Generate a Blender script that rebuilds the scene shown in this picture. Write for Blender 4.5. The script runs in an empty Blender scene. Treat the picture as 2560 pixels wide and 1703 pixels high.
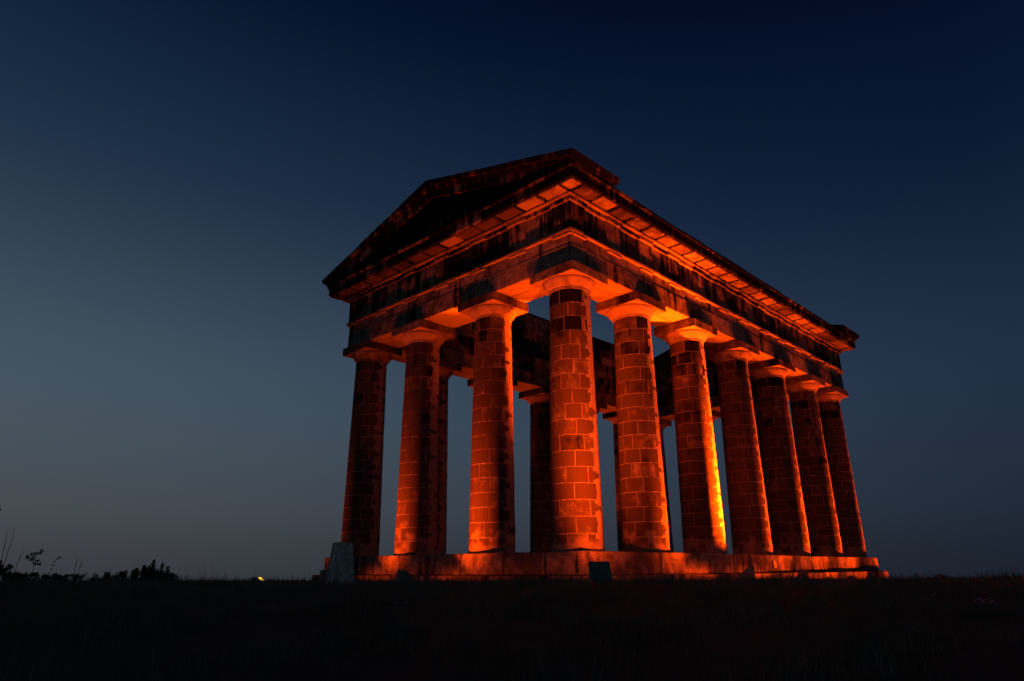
import bpy, math, random
import numpy as np
from mathutils import Matrix, Vector, Euler

SC = bpy.context.scene
COL = SC.collection
rng = random.Random(7)

# ------------------------------------------------------------------ camera
CAM_POS = Vector((-20.7754, -16.7854, -0.6025))
FW = Vector((0.6804345, 0.66031869, 0.31778626))
RT = Vector((0.69752976, -0.71654072, -0.0046512))
UP = Vector((-0.22463553, -0.22483021, 0.94815097))
cam_data = bpy.data.cameras.new('camera')
cam = bpy.data.objects.new('camera', cam_data)
COL.objects.link(cam)
cam.matrix_world = Matrix(((RT.x, UP.x, -FW.x, CAM_POS.x), (RT.y, UP.y, -FW.y, CAM_POS.y),
                           (RT.z, UP.z, -FW.z, CAM_POS.z), (0, 0, 0, 1)))
cam_data.sensor_width = 36.0
cam_data.lens = 36.0 * 1702.75 / 2560.0
cam_data.clip_start = 0.1
cam_data.clip_end = 6000.0
SC.camera = cam

# ------------------------------------------------------------------ world: dusk sky, sun already below the horizon
world = bpy.data.worlds.new('World')
SC.world = world
world.use_nodes = True
wn, wl = world.node_tree.nodes, world.node_tree.links
wn.clear()


def W(kind, **kw):
    n = wn.new(kind)
    for k, v in kw.items():
        setattr(n, k, v)
    return n


SUNSET_AZ = math.radians(44.14 + 52.0)          # math azimuth of the afterglow, to the left of the view
w_out = W('ShaderNodeOutputWorld')
w_bg = W('ShaderNodeBackground')
w_tc = W('ShaderNodeTexCoord')
w_sep = W('ShaderNodeSeparateXYZ')
wl.new(w_tc.outputs['Generated'], w_sep.inputs[0])
w_map = W('ShaderNodeMapRange')
w_map.inputs['From Min'].default_value = -0.3
w_map.inputs['From Max'].default_value = 1.0
wl.new(w_sep.outputs['Z'], w_map.inputs['Value'])
w_ramp = W('ShaderNodeValToRGB')
STOPS = [(-0.30, (.016, .018, .022)), (-0.03, (.040, .045, .053)), (0.02, (.0475, .0530, .0610)), (0.07, (.0640, .0740, .0850)), (0.14, (.0660, .0860, .1040)),
         (0.22, (.0640, .0960, .1290)), (0.32, (.0480, .0750, .1080)), (0.45, (.0170, .0360, .0680)),
         (0.58, (.0070, .0205, .0520)), (0.70, (.0007, .0054, .0215)), (1.0, (.0005, .0035, .0150))]
els = w_ramp.color_ramp.elements
w_ramp.color_ramp.interpolation = 'B_SPLINE'
while len(els) < len(STOPS):
    els.new(0.5)
for e, (z, c) in zip(els, STOPS):
    e.position = (z + 0.3) / 1.3
    e.color = (c[0], c[1], c[2], 1)
wl.new(w_map.outputs[0], w_ramp.inputs[0])
# azimuth falloff away from the afterglow
w_flat = W('ShaderNodeCombineXYZ')
wl.new(w_sep.outputs['X'], w_flat.inputs[0])
wl.new(w_sep.outputs['Y'], w_flat.inputs[1])
w_nrm = W('ShaderNodeVectorMath', operation='NORMALIZE')
wl.new(w_flat.outputs[0], w_nrm.inputs[0])
w_dot = W('ShaderNodeVectorMath', operation='DOT_PRODUCT')
w_dot.inputs[1].default_value = (math.cos(SUNSET_AZ), math.sin(SUNSET_AZ), 0)
wl.new(w_nrm.outputs[0], w_dot.inputs[0])
w_d1 = W('ShaderNodeMath', operation='SUBTRACT')
wl.new(w_dot.outputs['Value'], w_d1.inputs[0])
w_d1.inputs[1].default_value = 1.0
# paler again opposite the afterglow (anti-twilight)
w_neg = W('ShaderNodeMath', operation='MULTIPLY')
w_neg.inputs[1].default_value = -1.0
wl.new(w_dot.outputs['Value'], w_neg.inputs[0])
w_anti = W('ShaderNodeMath', operation='MAXIMUM')
w_anti.inputs[1].default_value = 0.0
w_anti2 = W('ShaderNodeMath', operation='MULTIPLY')
w_anti2.inputs[1].default_value = 0.45
wl.new(w_neg.outputs[0], w_anti2.inputs[0])
wl.new(w_anti2.outputs[0], w_anti.inputs[0])
w_comb = W('ShaderNodeCombineColor')
for i, k in enumerate((1.42, 1.15, 0.74)):
    m = W('ShaderNodeMath', operation='MULTIPLY')
    m.inputs[1].default_value = k
    wl.new(w_d1.outputs[0], m.inputs[0])
    ex = W('ShaderNodeMath', operation='EXPONENT')
    wl.new(m.outputs[0], ex.inputs[0])
    mx = W('ShaderNodeMath', operation='ADD')
    wl.new(ex.outputs[0], mx.inputs[0])
    wl.new(w_anti.outputs[0], mx.inputs[1])
    wl.new(mx.outputs[0], w_comb.inputs[i])
w_mul = W('ShaderNodeMix', data_type='RGBA', blend_type='MULTIPLY')
w_mul.inputs[0].default_value = 1.0
wl.new(w_ramp.outputs[0], w_mul.inputs[6])
wl.new(w_comb.outputs[0], w_mul.inputs[7])
# a faint physical twilight term on top
w_sky = W('ShaderNodeTexSky', sky_type='NISHITA', sun_disc=False)
w_sky.sun_elevation = math.radians(-4.0)
w_sky.sun_rotation = math.radians(90.0) - SUNSET_AZ
w_scl = W('ShaderNodeVectorMath', operation='SCALE')
w_scl.inputs['Scale'].default_value = 0.006
wl.new(w_sky.outputs[0], w_scl.inputs[0])
w_add = W('ShaderNodeVectorMath', operation='ADD')
wl.new(w_mul.outputs[2], w_add.inputs[0])
wl.new(w_scl.outputs[0], w_add.inputs[1])
wl.new(w_add.outputs[0], w_bg.inputs[0])
w_bg.inputs[1].default_value = 1.0
wl.new(w_bg.outputs[0], w_out.inputs[0])

vs = SC.view_settings
SC.display_settings.display_device = 'sRGB'
vs.view_transform = 'Standard'
vs.look = 'None'
vs.exposure = 0.0
vs.gamma = 1.0
vs.use_curve_mapping = False
SC.render.engine = 'CYCLES'
SC.cycles.use_denoising = True
SC.cycles.max_bounces = 6
SC.cycles.diffuse_bounces = 3
SC.cycles.sample_clamp_indirect = 4.0

FLOOD = (1.0, 0.068, 0.001)                     # deep orange floodlights


# ------------------------------------------------------------------ helpers
def tag(o, label=None, cat=None, group=None, kind=None):
    if label:
        o['label'] = label
    if cat:
        o['category'] = cat
    if group:
        o['group'] = group
    if kind or cat:
        o['kind'] = kind or 'thing'
    return o


def empty(name, loc=(0, 0, 0), parent=None):
    o = bpy.data.objects.new(name, None)
    COL.objects.link(o)
    o.location = loc
    o.parent = parent
    return o


def obj(name, mesh, mat=None, parent=None, loc=None, rot=None):
    o = bpy.data.objects.new(name, mesh)
    COL.objects.link(o)
    if mat and not mesh.materials:
        mesh.materials.append(mat)
    o.parent = parent
    if loc is not None:
        o.location = loc
    if rot is not None:
        o.rotation_euler = rot
    return o


def mesh_from(name, verts, faces, smooth=False):
    me = bpy.data.meshes.new(name)
    me.from_pydata([tuple(v) for v in verts], [], faces)
    if smooth:
        me.polygons.foreach_set('use_smooth', [True] * len(me.polygons))
    me.update()
    return me


def fix_normals(verts, faces):
    """orient the faces of a convex solid outwards"""
    V = np.array(verts)
    c = V.mean(axis=0)
    out = []
    for f in faces:
        p = V[list(f)]
        n = np.zeros(3)
        for i in range(len(f)):
            n += np.cross(p[i], p[(i + 1) % len(f)])
        if np.dot(n, p.mean(axis=0) - c) < 0:
            f = tuple(reversed(f))
        out.append(tuple(f))
    return out


def chamfer_template():
    vs_, idx = [], {}
    for sx in (-1, 1):
        for sy in (-1, 1):
            for sz in (-1, 1):
                for ax in range(3):
                    idx[(sx, sy, sz, ax)] = len(vs_)
                    vs_.append((sx, sy, sz, ax))
    F = []
    for ax in range(3):
        for s in (-1, 1):
            o = [a for a in range(3) if a != ax]
            loop = []
            for a, b in ((-1, -1), (1, -1), (1, 1), (-1, 1)):
                k = [0, 0, 0]
                k[ax], k[o[0]], k[o[1]] = s, a, b
                loop.append(idx[(k[0], k[1], k[2], ax)])
            F.append(tuple(loop))
    for ax in range(3):
        o = [a for a in range(3) if a != ax]
        for a in (-1, 1):
            for b in (-1, 1):
                def key(s):
                    k = [0, 0, 0]
                    k[ax], k[o[0]], k[o[1]] = s, a, b
                    return tuple(k)
                F.append((idx[key(-1) + (o[0],)], idx[key(1) + (o[0],)], idx[key(1) + (o[1],)], idx[key(-1) + (o[1],)]))
    for sx in (-1, 1):
        for sy in (-1, 1):
            for sz in (-1, 1):
                F.append(tuple(idx[(sx, sy, sz, a)] for a in range(3)))
    # orient once
    P = []
    for sx, sy, sz, ax in vs_:
        v = [sx * .9, sy * .9, sz * .9]
        v[ax] = (sx, sy, sz)[ax]
        P.append(v)
    return vs_, fix_normals(P, F)


CH_V, CH_F = chamfer_template()


def box_verts(lo, hi, c):
    ctr = [(a + b) / 2 for a, b in zip(lo, hi)]
    h = [(b - a) / 2 for a, b in zip(lo, hi)]
    out = []
    for sx, sy, sz, ax in CH_V:
        s = (sx, sy, sz)
        out.append(tuple(ctr[k] + s[k] * (h[k] - (0 if k == ax else min(c, h[k] * .45))) for k in range(3)))
    return out


def block(name, lo, hi, mat, parent, c=0.025, wob=0.0):
    """a worn, chamfered stone; its origin is at its centre"""
    lo, hi = [min(a, b) for a, b in zip(lo, hi)], [max(a, b) for a, b in zip(lo, hi)]
    ctr = [(a + b) / 2 for a, b in zip(lo, hi)]
    V = box_verts([a - m for a, m in zip(lo, ctr)], [a - m for a, m in zip(hi, ctr)], c)
    if wob:
        V = [tuple(x + rng.uniform(-wob, wob) for x in v) for v in V]
    return obj(name, mesh_from(name, V, CH_F), mat, parent, ctr)


class MB:
    """collects several solids into one mesh"""

    def __init__(self):
        self.v, self.f = [], []

    def add(self, verts, faces):
        b = len(self.v)
        self.v += [tuple(v) for v in verts]
        self.f += [tuple(i + b for i in f) for f in faces]

    def box(self, lo, hi, c=0.0):
        lo, hi = [min(a, b) for a, b in zip(lo, hi)], [max(a, b) for a, b in zip(lo, hi)]
        self.add(box_verts(lo, hi, c if c else 0.004), CH_F)

    def tube(self, pts, radii, n=6):
        rings = []
        V, F = [], []
        for i, p in enumerate(pts):
            p = Vector(p)
            a = Vector(pts[max(i - 1, 0)])
            b = Vector(pts[min(i + 1, len(pts) - 1)])
            d = (b - a).normalized()
            x = d.orthogonal().normalized()
            y = d.cross(x)
            for k in range(n):
                t = 2 * math.pi * k / n
                V.append(p + (x * math.cos(t) + y * math.sin(t)) * radii[i])
        for i in range(len(pts) - 1):
            for k in range(n):
                F.append((i * n + k, i * n + (k + 1) % n, (i + 1) * n + (k + 1) % n, (i + 1) * n + k))
        F.append(tuple(range(n))[::-1])
        F.append(tuple((len(pts) - 1) * n + k for k in range(n)))
        self.add(V, F)

    def build(self, name, mat, parent=None, smooth=False, loc=None):
        return obj(name, mesh_from(name, self.v, self.f, smooth), mat, parent, loc)


# ------------------------------------------------------------------ materials
def mat_base(name):
    m = bpy.data.materials.new(name)
    m.use_nodes = True
    nt = m.node_tree
    return m, nt, nt.nodes['Principled BSDF']


def node(nt, kind, **kw):
    n = nt.nodes.new(kind)
    for k, v in kw.items():
        setattr(n, k, v)
    return n


def math_node(nt, op, a=None, b=None, c=None, clamp=False):
    n = node(nt, 'ShaderNodeMath', operation=op, use_clamp=clamp)
    for i, x in enumerate((a, b, c)):
        if x is None:
            continue
        if isinstance(x, (int, float)):
            n.inputs[i].default_value = x
        else:
            nt.links.new(x, n.inputs[i])
    return n.outputs[0]


def smoothstep(nt, x, e0, e1):
    n = node(nt, 'ShaderNodeMapRange', interpolation_type='SMOOTHSTEP')
    for nm, v in (('From Min', e0), ('From Max', e1)):
        if isinstance(v, (int, float)):
            n.inputs[nm].default_value = v
        else:
            nt.links.new(v, n.inputs[nm])
    nt.links.new(x, n.inputs['Value'])
    return n.outputs[0]


def noise(nt, vec, scale, detail=5.0, rough=0.6):
    n = node(nt, 'ShaderNodeTexNoise')
    n.inputs['Scale'].default_value = scale
    n.inputs['Detail'].default_value = detail
    n.inputs['Roughness'].default_value = rough
    nt.links.new(vec, n.inputs['Vector'])
    return n.outputs[0]


def mixcol(nt, f, a, b):
    n = node(nt, 'ShaderNodeMix', data_type='RGBA')
    if isinstance(f, (int, float)):
        n.inputs[0].default_value = f
    else:
        nt.links.new(f, n.inputs[0])
    for i, x in ((6, a), (7, b)):
        if isinstance(x, tuple):
            n.inputs[i].default_value = x + (1,)
        else:
            nt.links.new(x, n.inputs[i])
    return n.outputs[2]


PALE = (.40, .31, .205)
GRIME = (.112, .082, .054)
BLACK = (.012, .0105, .009)


def stone_mat(name, pale=PALE, grime=GRIME, grime_amt=0.5, black_amt=0.5, drip=0.5, vary=0.35, wear=False, bump=0.35, soffit=0.0):
    """weathered sandstone: pale where it is clean, brown grime, black soot crust in patches and drips"""
    m, nt, bs = mat_base(name)
    geo = node(nt, 'ShaderNodeNewGeometry')
    pos = geo.outputs['Position']
    info = node(nt, 'ShaderNodeObjectInfo')
    rnd = info.outputs['Random']
    if wear:
        at = node(nt, 'ShaderNodeAttribute', attribute_name='cell')
        sep = node(nt, 'ShaderNodeSeparateXYZ')
        nt.links.new(at.outputs['Vector'], sep.inputs[0])
        rnd = math_node(nt, 'FRACT', math_node(nt, 'ADD', sep.outputs[2], math_node(nt, 'MULTIPLY', rnd, 7.31)))
    # shift the noise from stone to stone
    off = node(nt, 'ShaderNodeCombineXYZ')
    nt.links.new(math_node(nt, 'MULTIPLY', rnd, 37.0), off.inputs[0])
    nt.links.new(math_node(nt, 'MULTIPLY', rnd, 11.0), off.inputs[2])
    va = node(nt, 'ShaderNodeVectorMath', operation='ADD')
    nt.links.new(pos, va.inputs[0])
    nt.links.new(off.outputs[0], va.inputs[1])
    p2 = va.outputs[0]
    n_big = noise(nt, pos, 0.55, 4.0, .6)
    n_mid = noise(nt, p2, 2.2, 6.0, .62)
    n_fine = noise(nt, p2, 14.0, 6.0, .7)
    st = node(nt, 'ShaderNodeVectorMath', operation='MULTIPLY')
    st.inputs[1].default_value = (2.6, 2.6, 0.28)
    nt.links.new(pos, st.inputs[0])
    n_drip = noise(nt, st.outputs[0], 1.0, 5.0, .6)
    # horizontal bedding in the sandstone
    sb = node(nt, 'ShaderNodeVectorMath', operation='MULTIPLY')
    sb.inputs[1].default_value = (1.2, 1.2, 22.0)
    nt.links.new(p2, sb.inputs[0])
    n_bed = noise(nt, sb.outputs[0], 1.0, 3.0, .6)
    # grime
    g = math_node(nt, 'ADD', math_node(nt, 'MULTIPLY', math_node(nt, 'SUBTRACT', n_mid, .5), 1.5),
                  math_node(nt, 'MULTIPLY', math_node(nt, 'SUBTRACT', rnd, .5), vary))
    g = math_node(nt, 'ADD', g, math_node(nt, 'MULTIPLY', math_node(nt, 'SUBTRACT', n_fine, .5), .5))
    g = math_node(nt, 'ADD', g, math_node(nt, 'MULTIPLY', math_node(nt, 'SUBTRACT', n_bed, .5), .35))
    g = smoothstep(nt, math_node(nt, 'ADD', g, grime_amt), .15, .85)
    # black crust
    k = math_node(nt, 'ADD', math_node(nt, 'MULTIPLY', math_node(nt, 'SUBTRACT', n_big, .5), 1.6),
                  math_node(nt, 'MULTIPLY', math_node(nt, 'SUBTRACT', n_drip, .5), 2.2 * drip))
    k = math_node(nt, 'ADD', k, math_node(nt, 'MULTIPLY', math_node(nt, 'SUBTRACT', n_fine, .5), .45))
    k = math_node(nt, 'ADD', k, math_node(nt, 'MULTIPLY', math_node(nt, 'SUBTRACT', rnd, .5), vary * .8))
    if wear:
        # the soot crust has never been washed off the sheltered upper courses
        sz = node(nt, 'ShaderNodeSeparateXYZ')
        nt.links.new(pos, sz.inputs[0])
        k = math_node(nt, 'ADD', k, math_node(nt, 'MULTIPLY', smoothstep(nt, sz.outputs[2], 4.0, 10.5), .34))
    k = smoothstep(nt, math_node(nt, 'ADD', k, black_amt), .38, .72)
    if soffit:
        # undersides: grime and crust thinned out, so downward faces come out paler
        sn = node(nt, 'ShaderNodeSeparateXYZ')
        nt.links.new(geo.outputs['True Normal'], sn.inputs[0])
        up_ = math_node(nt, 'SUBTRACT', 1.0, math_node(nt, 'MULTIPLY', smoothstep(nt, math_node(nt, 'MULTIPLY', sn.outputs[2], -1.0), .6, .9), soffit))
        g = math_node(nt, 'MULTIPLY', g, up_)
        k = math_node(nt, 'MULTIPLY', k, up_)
    col = mixcol(nt, g, pale, grime)
    col = mixcol(nt, k, col, BLACK)
    if wear:
        # rain-washed arrises: the crust has gone from the edges of the stones on the weather side
        au = math_node(nt, 'SUBTRACT', 1.0, math_node(nt, 'ABSOLUTE', sep.outputs[0]))
        avv = math_node(nt, 'SUBTRACT', 1.0, math_node(nt, 'ABSOLUTE', sep.outputs[1]))
        d = math_node(nt, 'SMOOTH_MIN', math_node(nt, 'MULTIPLY', au, .48), math_node(nt, 'MULTIPLY', avv, .30), .10)
        n_w = noise(nt, p2, 1.7, 4.0, .55)
        n_w2 = noise(nt, p2, 8.0, 4.0, .6)
        d = math_node(nt, 'ADD', d, math_node(nt, 'MULTIPLY', math_node(nt, 'SUBTRACT', n_w, .5), .52))
        d = math_node(nt, 'ADD', d, math_node(nt, 'MULTIPLY', math_node(nt, 'SUBTRACT', n_w2, .5), .10))
        dt = node(nt, 'ShaderNodeVectorMath', operation='DOT_PRODUCT')
        dt.inputs[1].default_value = (0.36, -0.933, 0.0)
        nt.links.new(geo.outputs['True Normal'], dt.inputs[0])
        side = smoothstep(nt, dt.outputs['Value'], .77, 1.0)
        thr = math_node(nt, 'ADD', math_node(nt, 'MULTIPLY', side, .42), math_node(nt, 'ADD', math_node(nt, 'MULTIPLY', math_node(nt, 'SUBTRACT', n_big, .5), .30), -.19))
        w = math_node(nt, 'SUBTRACT', 1.0, smoothstep(nt, d, thr, math_node(nt, 'ADD', thr, .065)))
        # the first courses above the step are scoured clean too
        sp = node(nt, 'ShaderNodeSeparateXYZ')
        nt.links.new(pos, sp.inputs[0])
        low = math_node(nt, 'SUBTRACT', 1.0, smoothstep(nt, math_node(nt, 'ADD', sp.outputs[2], math_node(nt, 'MULTIPLY', math_node(nt, 'SUBTRACT', n_w, .5), 3.2)), .1, .75))
        w = math_node(nt, 'MAXIMUM', w, math_node(nt, 'MULTIPLY', low, .75))
        clean = mixcol(nt, n_fine, (.46, .36, .24), (.30, .225, .145))
        col = mixcol(nt, w, col, clean)
    nt.links.new(col, bs.inputs['Base Color'])
    bs.inputs['Roughness'].default_value = .95
    bs.inputs['Specular IOR Level'].default_value = .03
    bm = node(nt, 'ShaderNodeBump')
    bm.inputs['Strength'].default_value = bump
    bm.inputs['Distance'].default_value = .03
    hh = math_node(nt, 'ADD', math_node(nt, 'MULTIPLY', n_fine, .7), math_node(nt, 'ADD', n_mid, math_node(nt, 'MULTIPLY', n_bed, .35)))
    nt.links.new(hh, bm.inputs['Height'])
    nt.links.new(bm.outputs[0], bs.inputs['Normal'])
    return m


def plain_mat(name, c1, c2, scale=6.0, rough=.9, bump=.2):
    m, nt, bs = mat_base(name)
    geo = node(nt, 'ShaderNodeNewGeometry')
    n1 = noise(nt, geo.outputs['Position'], scale, 6.0, .65)
    nt.links.new(mixcol(nt, smoothstep(nt, n1, .3, .7), c1, c2), bs.inputs['Base Color'])
    bs.inputs['Roughness'].default_value = rough
    bs.inputs['Specular IOR Level'].default_value = .2
    bm = node(nt, 'ShaderNodeBump')
    bm.inputs['Strength'].default_value = bump
    bm.inputs['Distance'].default_value = .02
    nt.links.new(n1, bm.inputs['Height'])
    nt.links.new(bm.outputs[0], bs.inputs['Normal'])
    return m


M_SHAFT = stone_mat('shaft_stone', grime=(.090, .064, .041), grime_amt=1.0, black_amt=.13, drip=.35, vary=.6, wear=True)
M_MORTAR = plain_mat('lime_mortar', (.50, .40, .28), (.22, .17, .11), 2.2, .95, .3)
M_CAP = stone_mat('capital_stone', pale=(.42, .32, .21), grime_amt=.30, black_amt=-.02, drip=.6, vary=.4, bump=.3)
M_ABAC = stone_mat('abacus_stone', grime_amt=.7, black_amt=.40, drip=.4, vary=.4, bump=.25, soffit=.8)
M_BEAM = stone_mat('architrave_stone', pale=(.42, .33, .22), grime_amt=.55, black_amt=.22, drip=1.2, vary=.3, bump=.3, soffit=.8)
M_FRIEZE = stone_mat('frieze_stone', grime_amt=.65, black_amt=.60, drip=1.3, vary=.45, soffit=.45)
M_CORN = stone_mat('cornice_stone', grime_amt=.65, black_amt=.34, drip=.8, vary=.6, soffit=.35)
M_FASC = stone_mat('fascia_stone', grime_amt=.75, black_amt=.72, drip=.7, vary=.5)
M_MUT = stone_mat('mutule_stone', pale=(.42, .33, .22), grime_amt=.60, black_amt=.12, drip=.4, vary=.8)
M_PED = stone_mat('pediment_stone', grime_amt=.75, black_amt=.88, drip=1.2, vary=.45)
M_PLINTH = stone_mat('plinth_stone', pale=(.40, .31, .21), grime_amt=.62, black_amt=.16, drip=1.5, vary=.25)
M_WALL = stone_mat('inner_wall_stone', grime_amt=.8, black_amt=.62, drip=.8, vary=.7)
M_CORE = plain_mat('rubble_core', (.10, .08, .06), (.05, .04, .03), 2.0)
M_CARVE = plain_mat('scratched_stone', (.24, .18, .12), (.13, .10, .065), 9.0)
M_CONC = plain_mat('housing_concrete', (.22, .30, .22), (.15, .21, .15), 7.0)
M_METAL = plain_mat('black_metal', (.03, .03, .03), (.02, .02, .02), 9.0, .5)
M_TRIG = plain_mat('whitewashed_concrete', (.92, .86, .70), (.42, .39, .31), 5.5, .95, .5)
M_PLAQUE = plain_mat('slate_plaque', (.09, .09, .10), (.06, .06, .07), 8.0, .6)

m, nt, bs = mat_base('lamp_glass')
bs.inputs['Base Color'].default_value = (.1, .05, .02, 1)
bs.inputs['Emission Color'].default_value = (1.0, .42, .03, 1)
bs.inputs['Emission Strength'].default_value = 2.6
M_LENS = m

# ------------------------------------------------------------------ ground
XS = [0.0, 4.54, 9.431, 14.321, 19.212, 24.103, 28.289]
YS = [0.0, 4.596, 9.752, 14.349]
LX, LY = XS[-1], YS[-1]
NH = Vector((0.7176, 0.6964))
TH = Vector((0.6964, -0.7176))


def sst(x, a, b):
    t = min(max((x - a) / (b - a), 0), 1)
    return t * t * (3 - 2 * t)


def ground_z(x, y, rough=True):
    dx, dy = x - CAM_POS.x, y - CAM_POS.y
    s = dx * NH.x + dy * NH.y
    t = dx * TH.x + dy * TH.y
    if s < 21:
        z = -0.97 - 1.22 * (max(21 - s, 0) / 21) ** 1.45
    else:
        z = -0.97 - 0.0125 * (s - 21)
    z -= 0.0016 * max(t - 3, 0) ** 2 * sst(s, 29, 38) * (1 - sst(t, 25, 60))
    if s > 45:
        z -= 0.0016 * (s - 45) ** 2 / (1 + (s - 45) / 260)
    if s < -15:
        z -= .12 * (-15 - s)
    if abs(t) > 34:
        q = abs(t) - 34
        z -= 0.0016 * q * q / (1 + q / 260)
    if rough:
        z += .045 * math.sin(x * .31 + y * .17 + 1.1) * math.sin(y * .29 - x * .11 + .4) * (1 - sst(abs(t), 60, 90))
        z += .022 * math.sin(x * .9 + 1.3 * math.sin(y * .6)) + .018 * math.sin(y * 1.3 + x * .35) + .010 * math.sin(2.9 * x - 2.1 * y)
    return z


def axis_samples():
    a = [0.0]
    step = .45
    while a[-1] < 1600:
        a.append(a[-1] + step)
        if a[-1] > 34:
            step *= 1.16
    return [-v for v in a[:0:-1]] + a


ss = axis_samples()
V, F = [], []
n = len(ss)
for j, b in enumerate(ss):
    for i, a in enumerate(ss):
        x = CAM_POS.x + NH.x * (a + 24) + TH.x * b
        y = CAM_POS.y + NH.y * (a + 24) + TH.y * b
        V.append((x, y, ground_z(x, y)))
for j in range(n - 1):
    for i in range(n - 1):
        F.append((j * n + i, j * n + n + i, j * n + n + i + 1, j * n + i + 1))
M_GROUND = plain_mat('hill_turf', (.024, .052, .028), (.048, .070, .042), 1.1, .98, .5)
ground = obj('ground', mesh_from('ground', V, F, True), M_GROUND)
if ground.data.polygons[0].normal.z < 0:
    ground.data.flip_normals()
tag(ground, 'grassy hilltop the stone monument stands on', None, None, 'structure')

# ------------------------------------------------------------------ the monument
temple = empty('temple_monument', (LX / 2, LY / 2, -1.0))
tag(temple, 'roofless Doric temple monument of blackened sandstone lit orange by floodlights', 'monument')
TL = temple.location


def part(name, mesh=None, mat=None):
    if mesh is None:
        o = empty(name, (-TL.x, -TL.y, -TL.z), temple)
    else:
        o = obj(name, mesh, mat, temple, (-TL.x, -TL.y, -TL.z))
    return o


# ---- stylobate
mb = MB()
mb.box((-.9, -.9, -2.6), (LX + .9, LY + .9, -.008))
mb.box((-1.3, -1.3, -2.8), (LX + 1.3, LY + 1.3, -.85))
stylobate = mb.build('stylobate', M_CORE, temple, False, (-TL.x, -TL.y, -TL.z))


def side_box(sd, s0, s1, o0, o1, z0, z1):
    """box in side coordinates (s along, o outwards from the column axes) -> world lo, hi"""
    if sd == 'A':
        p, q = (-o0, s0, z0), (-o1, s1, z1)
    elif sd == 'B':
        p, q = (s0, -o0, z0), (s1, -o1, z1)
    elif sd == 'C':
        p, q = (LX + o0, s0, z0), (LX + o1, s1, z1)
    else:
        p, q = (s0, LY + o0, z0), (s1, LY + o1, z1)
    return p, q


def sb(name, sd, s0, s1, o0, o1, z0, z1, mat, parent, c=.025, wob=.004):
    lo, hi = side_box(sd, s0, s1, o0, o1, z0, z1)
    return block(name, lo, hi, mat, parent, c, wob)


def splits(a, b, mean, jit=.18):
    k = max(1, round((b - a) / mean))
    cuts = [a + (b - a) * i / k for i in range(k + 1)]
    for i in range(1, k):
        cuts[i] += rng.uniform(-jit, jit) * (b - a) / k
    return list(zip(cuts[:-1], cuts[1:]))


G = .008


def span(sd, o_in, o_out):
    """s range of a course on this side: A and C run through the corners, B and D butt against them"""
    L = LY if sd in 'AC' else LX
    return (-o_out, L + o_out) if sd in 'AC' else (-o_in + .002, L + o_in - .002)


for sd in 'ABCD':
    a, b = span(sd, .5, 1.25)
    for s0, s1 in splits(a, b, 2.1 if sd in 'AB' else 8.0):
        sb('step_stone', sd, s0 + G, s1 - G, .5, 1.25 + rng.uniform(-.008, .008), -.83, rng.uniform(-.012, 0), M_PLINTH, stylobate, .035, .006)
    a, b = span(sd, .7, 1.65)
    for s0, s1 in splits(a, b, 1.7 if sd in 'AB' else 8.0):
        sb('step_stone', sd, s0 + G, s1 - G, .7, 1.65 + rng.uniform(-.02, .02), -2.3, -.842 - rng.uniform(0, .02), M_PLINTH, stylobate, .04, .01)
block('plaque', (13.70, -1.30, -.64), (14.10, -1.235, -.26), M_PLAQUE, stylobate, .01)

# ---- columns
SH, NC = 10.284, 17
R_B, R_T = .99, .842


def rad(z):
    t = z / SH
    return R_B + (R_T - R_B) * (t + .10 * t * (t - 1))


CH = SH / NC
COURSE = []
crng = random.Random(21)
for i in range(NC):
    a0 = (30.0 if i % 2 else 0.0)
    cuts = [a0 + 60 * k + crng.uniform(-12, 12) for k in range(6)]
    COURSE.append(cuts + [cuts[0] + 360])


def stone_geo(i, k):
    a0, a1 = math.radians(COURSE[i][k]), math.radians(COURSE[i][k + 1])
    z0, z1 = i * CH, (i + 1) * CH
    g = .013
    r = rad((z0 + z1) / 2)
    a0 += g / r
    a1 -= g / r
    z0 += g * (0.3 if i == 0 else 1)
    z1 -= g
    c = .03
    aa = [a0, a0 + c / r] + [a0 + (a1 - a0) * t for t in (.27, .5, .73)] + [a1 - c / r, a1]
    zz = [z0, z0 + c, z1 - c, z1]
    V, F, C = [], [], []
    rnd = crng.random()
    lift = crng.uniform(-.005, .004)
    for j, z in enumerate(zz):
        for q, a in enumerate(aa):
            edge = (j in (0, 3)) + (q in (0, len(aa) - 1))
            rr = rad(z) - (0, .007, .014)[edge] + lift + (crng.uniform(-.002, .002) if not edge else 0)
            V.append((rr * math.cos(a), rr * math.sin(a), z))
            C.append((2 * (a - a0) / (a1 - a0) - 1, 2 * (z - z0) / (z1 - z0) - 1, rnd))
    m = len(aa)
    for j in range(3):
        for q in range(m - 1):
            F.append((j * m + q, j * m + q + 1, (j + 1) * m + q + 1, (j + 1) * m + q))
    nsm = len(F)
    # the joint faces, running back into the column
    ring = [q for q in range(m)] + [j * m + m - 1 for j in range(1, 4)] + [3 * m + q for q in range(m - 2, -1, -1)] + [j * m for j in (2, 1)]
    b = len(V)
    for v in ring:
        x, y, z = V[v]
        V.append((x, y, z))
        C.append(C[v])
    for v in ring:
        x, y, z = V[v]
        s = (math.hypot(x, y) - .10) / math.hypot(x, y)
        V.append((x * s, y * s, z))
        C.append(C[v])
    L = len(ring)
    for q in range(L):
        q2 = (q + 1) % L
        F.append((b + q2, b + q, b + L + q, b + L + q2))
    return V, F, C, nsm


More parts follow.
